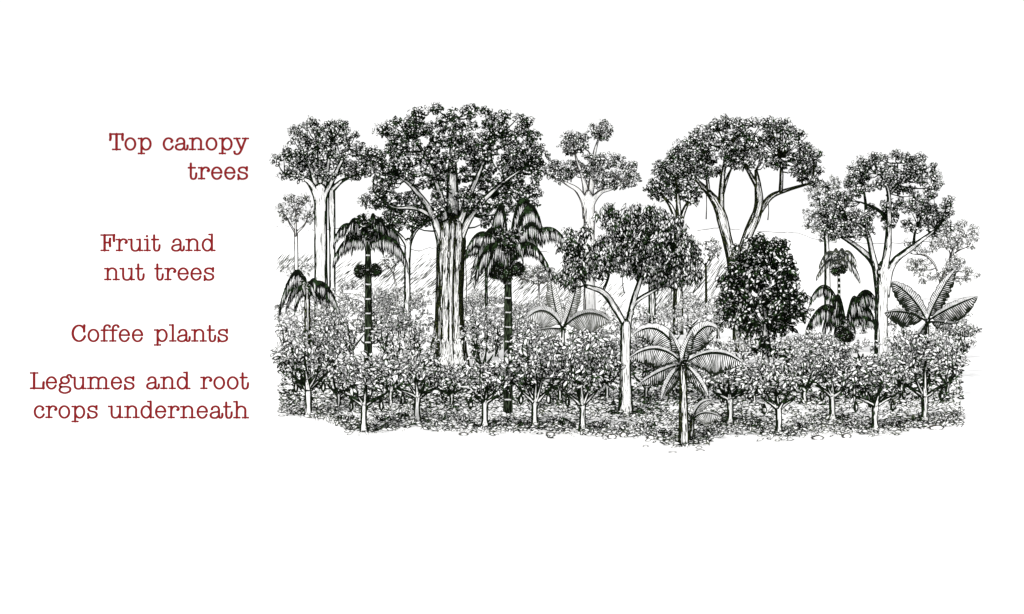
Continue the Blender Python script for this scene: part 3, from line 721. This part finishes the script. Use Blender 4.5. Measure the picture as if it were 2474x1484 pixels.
GB = 'coffee plants in the rows behind'
rows = [
    (818, 985, 858, 58, .30, 'short coffee plant wedged between the two leftmost front plants'),
    (945, 978, 840, 62, .42, 'shaded coffee plant behind gap right of the curling front plant'),
    (1090, 985, 882, 52, .42, 'shaded coffee plant directly under the giant trunk'),
    (1232, 960, 872, 40, .30, 'small coffee plant hiding behind foot of the largest ringed palm'),
    (1352, 975, 836, 60, .32, 'coffee plant between the two pale front plants left of fruit tree'),
    (1466, 965, 806, 62, .40, 'dark coffee plant touching left side of the fruit tree trunk'),
    (1562, 968, 812, 66, .40, 'dark coffee plant between fruit tree trunk and foreground banana'),
    (1620, 960, 860, 55, .48, 'dark coffee plant directly behind the foreground banana trunk'),
    (1705, 965, 850, 60, .42, 'coffee plant behind the right leaves of the foreground banana'),
    (1820, 975, 860, 60, .34, 'coffee plant in the gap under the left side of dark bush'),
    (1945, 975, 812, 62, .32, 'coffee plant under the right side of the dark bush'),
    (2062, 972, 862, 52, .26, 'coffee plant just left of the foot of the white forked tree'),
    (2176, 970, 850, 56, .24, 'coffee plant just right of the foot of the white forked tree'),
    (2290, 960, 810, 45, .28, 'coffee plant at right end behind the rightmost front plant'),
    (712, 925, 768, 46, .22, 'coffee plant at left edge under the low palm'),
    (800, 925, 752, 60, .24, 'coffee plant right of the low palm trunk'),
    (955, 925, 742, 56, .34, 'coffee plant between first ringed palm and giant trunk, nearer row'),
    (1020, 922, 800, 40, .48, 'dark coffee plant pressed against left side of giant trunk'),
    (1165, 925, 752, 44, .30, 'coffee plant pressed against right side of giant trunk'),
    (1270, 925, 752, 58, .14, 'white leaved coffee plant right of the largest ringed palm'),
    (1340, 925, 820, 50, .22, 'coffee plant in front of the upright banana stem'),
    (1425, 925, 780, 62, .18, 'white leaved coffee plant right of upright banana stem'),
    (1575, 920, 780, 52, .26, 'coffee plant seen over left leaves of the foreground banana'),
    (1712, 915, 800, 50, .26, 'coffee plant seen over right leaves of the foreground banana'),
    (1980, 915, 808, 55, .18, 'white leaved coffee plant below left fronds of black palm'),
    (2080, 905, 822, 32, .16, 'small white leaved coffee plant under right fronds of black palm'),
    (2200, 915, 800, 58, .16, 'white leaved coffee plant under the fanning banana'),
    (2295, 915, 778, 58, .18, 'coffee plant with trunk showing at the far right edge'),
    (690, 868, 725, 26, .10, 'pale coffee plant half hidden by left frond tips of low palm'),
    (775, 868, 705, 55, .08, 'pale coffee plant below the twin stemmed tree'),
    (850, 868, 702, 50, .12, 'pale coffee plant left of the first ringed palm trunk'),
    (888, 862, 768, 34, .12, 'pale coffee plant directly behind the first ringed palm trunk'),
    (930, 868, 700, 48, .14, 'pale coffee plant right of the first ringed palm trunk'),
    (1005, 868, 716, 42, .24, 'coffee plant left of giant trunk in the rear row'),
    (1150, 868, 722, 40, .16, 'pale coffee plant right of giant trunk in the rear row'),
    (1205, 845, 745, 30, .12, 'pale coffee plant tucked behind the largest ringed palm trunk'),
    (1200, 862, 712, 40, .12, 'pale coffee plant under the thin palm'),
    (1275, 862, 735, 48, .10, 'pale coffee plant under the flat topped bush tree'),
    (1465, 862, 772, 44, .14, 'pale coffee plant under the banana leaf touching the fruit tree'),
    (1560, 862, 760, 46, .14, 'pale coffee plant under the dark trunk seen through the fork'),
    (1620, 858, 742, 42, .12, 'pale coffee plant left of the thin lollipop tree'),
    (1700, 862, 738, 50, .10, 'pale coffee plant under the thin lollipop tree'),
    (1960, 868, 806, 36, .12, 'pale coffee plant touching right edge of dark bush'),
    (2170, 866, 770, 40, .16, 'pale coffee plant behind the white forked trunk on its right'),
    (2255, 862, 790, 45, .10, 'pale coffee plant behind the fanning banana stem'),
    (1788, 905, 818, 42, .12, 'small coffee plant tucked under left side of dark egg shaped tree'),
    (1905, 905, 822, 40, .12, 'small coffee plant tucked under right side of dark egg shaped tree'),
    (2325, 868, 745, 34, .14, 'pale coffee plant at extreme right with leaves cut off straight'),
    (812, 822, 692, 40, .10, 'distant pale coffee plant between twin stemmed tree and ringed palm, rearmost row'),
    (905, 822, 690, 44, .10, 'distant pale coffee plant under the little crooked sapling, rearmost row'),
    (968, 818, 688, 42, .10, 'distant pale coffee plant at foot of forked slim tree, rearmost row'),
    (1145, 822, 700, 34, .10, 'distant pale coffee plant left of thin palm stem, rearmost row'),
    (1310, 822, 722, 42, .10, 'distant pale coffee plant left of upright banana leaves, rearmost row'),
    (1665, 818, 706, 36, .10, 'distant pale coffee plant left of lollipop tree stem, rearmost row'),
    (1735, 818, 712, 32, .10, 'distant pale coffee plant against left edge of dark bush, rearmost row'),
    (2295, 812, 728, 40, .10, 'distant pale coffee plant right of fanning banana, rearmost row'),
    (2180, 812, 738, 34, .10, 'distant pale coffee plant between forked trunk and fanning banana, rearmost row'),
]
for (x, b, t, hw, d, lab) in rows:
    fr = b < 890
    coffee(lab, x, b, t, hw, d, GB, trunk=34 if not fr else 26, tw=11 if not fr else 8, L=22 if not fr else 25, W=9 if not fr else 10.5, nb=4, cover=.95,
           leafm=LEAF_MID if d <= .12 else LEAF)

# distant light scrub
for (x, b, w, h, lab) in [(715, 668, 46, 30, 'faint scrub below the small round distant tree'),
    (935, 742, 44, 30, 'faint scrub under the crooked sapling'), (1020, 738, 34, 30, 'faint scrub between slim forked tree and giant trunk'),
    (1140, 760, 30, 34, 'faint scrub against the right flank of the giant trunk'), (1262, 770, 40, 34, 'faint scrub right of largest ringed palm fruit'),
    (1345, 768, 44, 34, 'faint scrub behind the upright banana leaves'), (1465, 782, 36, 30, 'faint scrub inside the left fork of the fruit tree'),
    (1545, 775, 34, 30, 'faint scrub inside the right fork of the fruit tree'), (1610, 770, 34, 32, 'faint scrub at the foot of the narrow dark crowned tree'),
    (1745, 790, 36, 30, 'faint scrub against the left flank of the dark egg shaped tree'), (2085, 806, 30, 22, 'faint scrub under the black palm right fronds'), (850, 700, 40, 20, 'faint scrub between twin stemmed tree and first ringed palm'),
                       (1180, 735, 40, 20, 'faint scrub at the foot of the thin palm'), (1660, 745, 50, 26, 'faint scrub left of the lollipop tree trunk'), (2210, 770, 40, 26, 'faint scrub left of the fanning banana')]:
    Y = depth_of(b); px = Y * K
    root = empty('scrub_bush', (P(x, 0, Y)[0], Y, 0), lab, 'bush', 'patches of faint scrub')
    Tube().add([P(x, b, Y), P(x + 2, b - h * .5, Y), P(x - 3, b - h, Y)], [1.6, 1.2, .6], px, sides=6).build('stem', BARK_MID, root)
    lv = Leaves()
    for (cx_, cy_) in scatter([(x, b - h * .6, w * .8, h * .6)], 13, 600):
        clump(lv, P(cx_, cy_, Y, R.uniform(-10, 10) * px), 10, 8, 9, px, 12, 5, .12, .6, .2, .3)
    lv.build('foliage', LEAF_MID, root)

# ================================================================== GROUND LAYER
front = [(672, 1004), (720, 1008), (790, 1016), (840, 1046), (900, 1050), (1000, 1034), (1060, 1046), (1180, 1050), (1260, 1044), (1320, 1052), (1400, 1052),
         (1480, 1060), (1560, 1058), (1600, 1076), (1650, 1088), (1700, 1080), (1750, 1056), (1800, 1050), (1900, 1070), (1960, 1050), (2060, 1052), (2130, 1058), (2200, 1040), (2260, 1032), (2325, 1036)]
fx = [a for a, _ in front]; fyv = [b for _, b in front]
def ground_tufts(name, n, yb0, yb1, L, W, dark, height, lab, cat, ctr=None, edge=0):
    lv = Leaves(); cs = []; ax = []; no = []; Ls = []; Ws = []; dk = []
    for _ in range(n):
        x = R.uniform(672, 2325)
        if ctr is not None:
            cx_, cb, sx, sy = ctr[R.randint(len(ctr))]
            x = cx_ + R.normal() * sx; y = cb + R.normal() * sy
        else:
            y = R.uniform(yb0, yb1)
        lim = np.interp(x, fx, fyv) + R.normal() * 4.5 - 4
        if y > lim: y = lim - abs(R.normal()) * 14 + (R.uniform() < .06) * R.uniform(0, 14)
        if y < yb0 or x < 676 or x > 2328: continue
        Y = depth_of(y); px = Y * K
        h = abs(R.normal()) * height
        cs.append(P(x, y - h, Y) + np.array([0, 0, .02])); 
        a = R.uniform(-.45, .45) if R.uniform() < .7 else R.uniform(-1.5, 1.5)
        ax.append((math.cos(a), R.uniform(-.4, .4), math.sin(a)))
        no.append((R.normal() * .4, -1, abs(R.normal()) * .8))
        sc = R.uniform(.5, 1.4) * px
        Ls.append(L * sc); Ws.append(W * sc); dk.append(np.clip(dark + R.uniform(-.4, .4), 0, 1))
    lv.add(np.array(cs), np.array(ax), np.array(no), np.array(Ls), np.array(Ws), np.array(dk))
    o = lv.build(name, LEAF_MID if name == 'ground_cover' else LEAF, None); tag(o, lab, cat, kind='stuff'); return o
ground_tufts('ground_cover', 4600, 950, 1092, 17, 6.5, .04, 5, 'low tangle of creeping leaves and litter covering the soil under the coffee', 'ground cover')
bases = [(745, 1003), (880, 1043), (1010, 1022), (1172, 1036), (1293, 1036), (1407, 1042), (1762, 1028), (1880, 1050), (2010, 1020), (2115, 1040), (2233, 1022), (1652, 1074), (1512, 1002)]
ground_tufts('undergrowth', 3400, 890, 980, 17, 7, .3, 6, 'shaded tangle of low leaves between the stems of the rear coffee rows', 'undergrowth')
ground_tufts('shadow_strokes', 4600, 955, 1092, 12, 2.8, .85, 5, 'dark short grass-like strokes drawn as ground shadow around the feet of trunks', 'grass',
             ctr=[(x, b - 4, 44, 6) for x, b in bases] + [(1090, 985, 60, 14), (950, 985, 70, 12), (1560, 985, 60, 22), (1800, 1000, 60, 18), (1350, 985, 50, 14), (1700, 1030, 40, 18)])  # dense dark strokes at trunk feet stand in for ground shadow

# separate legume and root crop plants
LG = 'low legume and root crop plants on the forest floor'
crops = [(700, 985, 20, .25, 'left of the leftmost front coffee trunk'), (800, 1000, 26, .2, 'right of the leftmost front coffee trunk'), (845, 1020, 24, .45, 'left of the curling front coffee trunk'),
         (930, 1020, 28, .25, 'right of the curling front coffee trunk'), (975, 1012, 22, .5, 'left of the third front coffee trunk'), (1060, 1020, 30, .15, 'below the giant trunk, left'),
         (1118, 1024, 30, .2, 'below the giant trunk, right'), (1215, 1028, 22, .3, 'in front of the largest ringed palm foot'), (1252, 1030, 22, .15, 'left of the pale front coffee trunk'),
         (1345, 1030, 28, .3, 'between the two pale front coffee trunks'), (1455, 1038, 30, .25, 'left of the fruit tree foot'), (1500, 1046, 26, .1, 'before the fruit tree foot'),
         (1560, 1040, 30, .3, 'right of the fruit tree foot'), (1605, 1060, 26, .4, 'left of the foreground banana foot'), (1708, 1052, 28, .25, 'right of the foreground banana foot'),
         (1815, 1035, 28, .4, 'between the coffee trunks right of the foreground banana'), (1940, 1040, 28, .3, 'right of the coffee trunk below the dark bush'), (2060, 1040, 28, .2, 'left of the coffee trunk with hanging pods'),
         (2170, 1032, 26, .2, 'right of the coffee trunk with hanging pods'), (2285, 1026, 26, .08, 'right of the rightmost coffee trunk'), (2308, 1010, 16, .05, 'at the very end of the row on the right')]
for (x, b, s, d, where) in crops:
    Y = depth_of(b); px = Y * K
    root = empty('legume_plant', (P(x, 0, Y)[0], Y, 0), 'low leafy crop plant ' + where, 'crop plant', LG)
    Tube().add([P(x, b, Y), P(x + 1, b - s * .35, Y), P(x + 3, b - s * .6, Y)], [1.8, 1.4, .8], px, sides=6).build('stem', BARK, root)
    lv = Leaves()
    for k in range(5):
        a = R.uniform(0, 6.28)
        clump(lv, P(x + math.cos(a) * s * .5, b - s * .45 + R.uniform(-4, 4), Y, math.sin(a) * s * .5 * px), s * .42, s * .3, s * .4, px, 13, 7, d, .7, .3, .2)
    lv.build('foliage', LEAF, root)

# rounded pale stones at the front edge
def stone(x, b, w, h, lab):
    Y = depth_of(b); px = Y * K; n, s = 8, 16
    t = Tube()
    c = P(x, b - h * .35, Y)
    pts = [c + np.array([(-1 + 2 * i / 6) * w / 2, 0, 0]) * px for i in range(7)]
    rad = [.4, h * .38, h * .5, h * .54, h * .48, h * .36, .4]
    o = t.add(pts, rad, px, sides=14, n=14, wob=.03).build('stone', BARK_FAINT if (w < 16 or h < 9) else BARK_MID, None)
    tag(o, lab, 'stone', 'pale stones along the front edge'); return o
for (x, b, w, h, lab) in [(1478, 1060, 26, 14, 'rounded pale stone before the fruit tree'), (1506, 1056, 22, 15, 'rounded pale stone nearest the fruit tree foot'), (1448, 1055, 22, 12, 'flat pale stone left of the fruit tree stones'),
                       (1572, 1062, 24, 12, 'pale stone left of foreground banana roots'), (1625, 1094, 22, 5, 'flat sliver stone lowest in front of the banana'), (1692, 1090, 24, 5, 'flat sliver stone right of the lowest stone'),
                       (1975, 1062, 34, 12, 'long pale stone between two right coffee trunks'), (2045, 1058, 26, 13, 'round pale stone left of podded coffee trunk'), (1330, 1052, 24, 10, 'pale stone between pale front coffee plants'),
                       (2262, 1038, 40, 14, 'broad pale stone at the right end of the row'), (1120, 1052, 26, 9, 'flat pale stone left of the dark stemmed coffee'), (1560, 1080, 16, 6, 'tiny pebble left of foreground banana')]:
    stone(x, b, w, h, lab)

# ================================================================== LETTERING
def arc(cx, cy, rx, ry, a0, a1, n=30):
    return [(cx + rx * math.cos(math.radians(a0 + (a1 - a0) * i / n)), cy + ry * math.sin(math.radians(a0 + (a1 - a0) * i / n))) for i in range(n + 1)]
def S(*p): return ('s', list(p))          # smooth stroke
def Ln(*p): return ('l', list(p))         # straight stroke
def A(*a): return ('l', arc(*a))
def B(x, y, r): return ('b', (x, y, r))
def foot(x0, x1, y=0): return ('f', (x0, x1, y))
GL = {
 'o': [A(61, 56, 50, 60, 0, 360)],
 'e': [A(59, 56, 48, 60, 4, 335), Ln((12, 60), (106, 60))],
 'c': [A(60, 56, 49, 60, 36, 335), B(91, 79, 15), Ln((98, 92), (91, 79))],
 'C': [A(78, 78, 65, 81, 40, 338), Ln((133, 160), (130, 125), (131, 97)), Ln((128, 128), (131, 145))],
 'a': [S((24, 92), (36, 108), (62, 116), (86, 107), (97, 85), (97, 60), (97, 22), (101, 5), (112, -3), (126, 3), (131, 18), (132, 40)),
       S((97, 66), (80, 59), (50, 55), (22, 45), (11, 25), (20, 5), (46, -4), (74, 0), (96, 22)), B(25, 87, 14)],
 'n': [foot(8, 66), foot(96, 153), Ln((37, 112), (37, 0)), foot(8, 38, 112), S((38, 78), (50, 103), (78, 116), (106, 110), (123, 88), (124, 55), (124, 0))],
 'm': [foot(8, 64), foot(90, 145), foot(169, 225), Ln((37, 112), (37, 0)), foot(8, 38, 112), S((38, 80), (50, 105), (76, 116), (102, 110), (117, 88), (117, 50), (117, 0)),
       S((118, 80), (130, 105), (156, 116), (182, 110), (197, 88), (197, 50), (197, 0))],
 'r': [foot(8, 66), Ln((37, 112), (37, 0)), foot(8, 38, 112), S((38, 68), (47, 97), (72, 115), (98, 111), (113, 94), (112, 80), (104, 75)), B(102, 80, 14)],
 'u': [foot(8, 38, 112), S((38, 112), (38, 75), (38, 42), (46, 8), (74, -5), (104, 4), (120, 32)), Ln((125, 112), (124, 0)), foot(95, 126, 112), foot(124, 152)],
 't': [S((32, 155), (32, 112), (32, 60), (32, 26), (40, 2), (60, -4), (78, 4), (86, 24), (88, 54)), Ln((8, 112), (77, 112))],
 's': [Ln((96, 118), (94, 98), (95, 84)), S((93, 98), (78, 111), (52, 116), (24, 108), (13, 88), (24, 70), (52, 61), (82, 53), (97, 32), (88, 8), (58, -4), (28, 0), (11, 22)), Ln((8, 38), (11, 15), (8, -6))],
 'p': [foot(8, 66, -42), Ln((38, 112), (38, -42)), foot(8, 39, 112), A(85, 56, 47, 60, 0, 360)],
 'd': [A(58, 56, 47, 60, 0, 360), Ln((106, 164), (106, 0)), foot(77, 106, 164), foot(106, 136)],
 'h': [foot(8, 66), foot(96, 153), Ln((37, 164), (37, 0)), foot(8, 38, 164), S((38, 78), (50, 103), (78, 116), (106, 110), (123, 88), (124, 55), (124, 0))],
 'l': [foot(8, 67), Ln((38, 164), (38, 0)), foot(6, 38, 164)],
 'i': [foot(8, 64), Ln((37, 112), (37, 0)), foot(8, 38, 112), B(33, 147, 14)],
 'f': [foot(8, 66), S((38, 0), (38, 60), (38, 125), (46, 152), (68, 163), (88, 158), (97, 145)), B(92, 144, 12), Ln((8, 110), (79, 110))],
 'g': [A(64, 84, 41, 34, 0, 360), S((44, 54), (26, 50), (12, 38), (16, 22), (40, 16), (80, 17), (112, 8), (120, -10), (108, -34), (64, -48), (22, -36), (9, -14), (22, 10), (42, 16)), S((88, 112), (92, 132), (108, 140), (124, 134), (128, 122)), B(123, 120, 10)],
 'y': [foot(8, 67, 112), foot(97, 153, 112), Ln((34, 112), (83, -2)), S((128, 112), (106, 55), (84, -4), (62, -40), (36, -50), (14, -42)), B(12, -26, 14)],
 'T': [foot(36, 112), Ln((75, 158), (75, 0)), Ln((11, 158), (139, 158)), Ln((11, 158), (14, 120), (10, 98)), Ln((139, 158), (136, 120), (140, 98))],
 'F': [foot(8, 84), Ln((43, 158), (43, 0)), foot(8, 44, 158), Ln((43, 158), (142, 159)), Ln((142, 159), (139, 130), (141, 97)), Ln((43, 81), (100, 81)), Ln((101, 120), (98, 85), (101, 44))],
 'L': [foot(8, 80, 158), Ln((44, 158), (44, 0)), Ln((8, 0), (44, 1), (140, 0)), Ln((142, 0), (140, 30), (143, 62))],
}
TEXTY = 60.0
class Ink2D:
    def __init__(s): s.v=[]; s.t=[]; s.n=0; s.lay=0
    def pt(s, x, y, lay): 
        p = P(x, y, TEXTY); p[1] -= 0.0012 * lay; return p
    def disc(s, x, y, r, k):
        s.lay += 1; n = 20
        for i in range(n): s.v.append(s.pt(x + r * k * math.cos(6.28318 * i / n), y + r * k * math.sin(6.28318 * i / n), s.lay))
        s.t += [(s.n, s.n + i, s.n + i + 1) for i in range(1, n - 1)]; s.n += n
    def stroke(s, pts, wf, k, ends=True):
        s.lay += 1
        p = np.array(pts); d = unit(np.gradient(p, axis=0))
        if np.linalg.norm(p[0] - p[-1]) < 1e-6:
            d[0] = d[-1] = unit(p[1] - p[-2])
        nn = np.stack([-d[:, 1], d[:, 0]], axis=1)
        hw = np.array([wf(abs(q[1])) for q in d])
        for q, m_, h in zip(p, nn, hw):
            for sg in (-1, 1):
                s.v.append(s.pt(q[0] + m_[0] * h * sg * k, q[1] + m_[1] * h * sg * k, s.lay))
        for i in range(len(p) - 1):
            a = s.n + 2 * i; s.t += [(a, a + 1, a + 3), (a, a + 3, a + 2)]
        s.n += 2 * len(p)
        if ends:
            s.disc(p[0][0], p[0][1], hw[0], k); s.disc(p[-1][0], p[-1][1], hw[-1], k)

def glyph(ink, ch, ox, oy, k):
    thick = 14.0 if ch in 'TFLC' else 12.4
    wf = lambda v: 10.0 + (thick - 10.0) * v
    f = lambda q: (ox + q[0] * k, oy - q[1] * k)
    for typ, dt in GL[ch]:
        if typ == 's': ink.stroke(spline([f(q) for q in dt], 8 * len(dt)), wf, k)
        elif typ == 'l': 
            if len(dt) == 3: dt = [tuple(v) for v in spline(dt, 12)]
            ink.stroke([f(q) for q in dt], wf, k)
        elif typ == 'b': ink.disc(*f(dt[:2]), dt[2], k)
        elif typ == 'f':
            x0, x1, y = dt
            ink.stroke([f((x0 + (x1 - x0) * t, y)) for t in (0, .25, .5, .75, 1)], lambda v: 8.8, k, ends=False)
            for xe in ((x0, x1) if not (x1 - x0 < 36) else ((x0,) if not (y == 0 and x0 > 90) else (x1,))):
                ink.disc(*f((xe, y)), 10.4, k)

def line(ink, text, xs, base, which):
    # measured letter positions, converted to plate units
    if which == 1: sx = 1 / 2.3556 / 1.5522; ox, oy = 80 / 1.5522, 450 / 1.5522; k = 1 / 2.7489 / 1.5522
    else: sx = 1 / 2.7489 / 1.5522; ox, oy = 80 / 1.5522, 1170 / 1.5522; k = sx
    chars = [c for c in text if c != ' ']
    assert len(chars) == len(xs), (text, len(chars), len(xs))
    for c, x in zip(chars, xs): glyph(ink, c, ox + x * sx, oy + base * sx, k)

def lettering(label, words):
    root = empty('lettering', P(600, words[0][4] if len(words[0]) > 4 else 500, TEXTY), label, 'lettering', 'red lettering standing left of the forest')
    for w in words:
        ink = Ink2D(); line(ink, w[0], w[1], w[2], w[3])
        mesh_obj('word', ink.v, ink.t, RED, root)
lettering('red serif words Top canopy trees, uppermost of the lettering', [
    ('Top', [777, 912, 1030], 261, 1), ('canopy', [1249, 1356, 1482, 1629, 1746, 1875], 261, 1), ('trees', [1470, 1561, 1677, 1793, 1912], 519, 1)])
lettering('red serif words Fruit and nut trees, beside the mid height trees', [
    ('Fruit', [699, 836, 943, 1085, 1149], 1153, 1), ('and', [1323, 1449, 1594], 1153, 1), ('nut', [732, 868, 1007], 1410, 1), ('trees', [1174, 1264, 1380, 1495, 1614], 1410, 1)])
lettering('red serif words Coffee plants on a single line', [
    ('Coffee', [517, 683, 818, 908, 1006, 1142], 299, 2), ('plants', [1367, 1525, 1605, 1753, 1913, 2027], 299, 2)])
lettering('red serif words Legumes and root crops underneath, lowest of the lettering', [
    ('Legumes', [88, 253, 387, 515, 682, 927, 1065], 788, 2), ('and', [1286, 1433, 1602], 788, 2), ('root', [1845, 1980, 2119, 2250], 788, 2),
    ('crops', [128, 249, 384, 519, 683], 1087, 2), ('underneath', [893, 1061, 1230, 1380, 1511, 1641, 1811, 1945, 2085, 2190], 1087, 2)])

# ================================================================== LIGHT AND CAMERA
w = bpy.data.worlds.new('World'); scene.world = w; w.use_nodes = True
nt = w.node_tree; bg = nt.nodes['Background']
bg.inputs['Color'].default_value = (1, 1, 1, 1); bg.inputs['Strength'].default_value = 1.05
sun = bpy.data.lights.new('sun', 'SUN'); sun.energy = 1.9; sun.angle = math.radians(3); sun.color = (1, .99, .97)
so = bpy.data.objects.new('sun', sun); COL.objects.link(so)
so.rotation_euler = (math.radians(48), 0, math.radians(-25))
cam = bpy.data.cameras.new('camera'); co = bpy.data.objects.new('camera', cam); COL.objects.link(co)
cam.sensor_width = 36; cam.lens = 36 / (2474 * K)
cam.clip_start = 0.5; cam.clip_end = 20000
cam.shift_y = -(742 - HY) / 2474
co.location = (0, 0, H); co.rotation_euler = (math.radians(90), 0, 0)
scene.camera = co
scene.view_settings.view_transform = 'Standard'; scene.view_settings.look = 'None'; scene.view_settings.exposure = 0
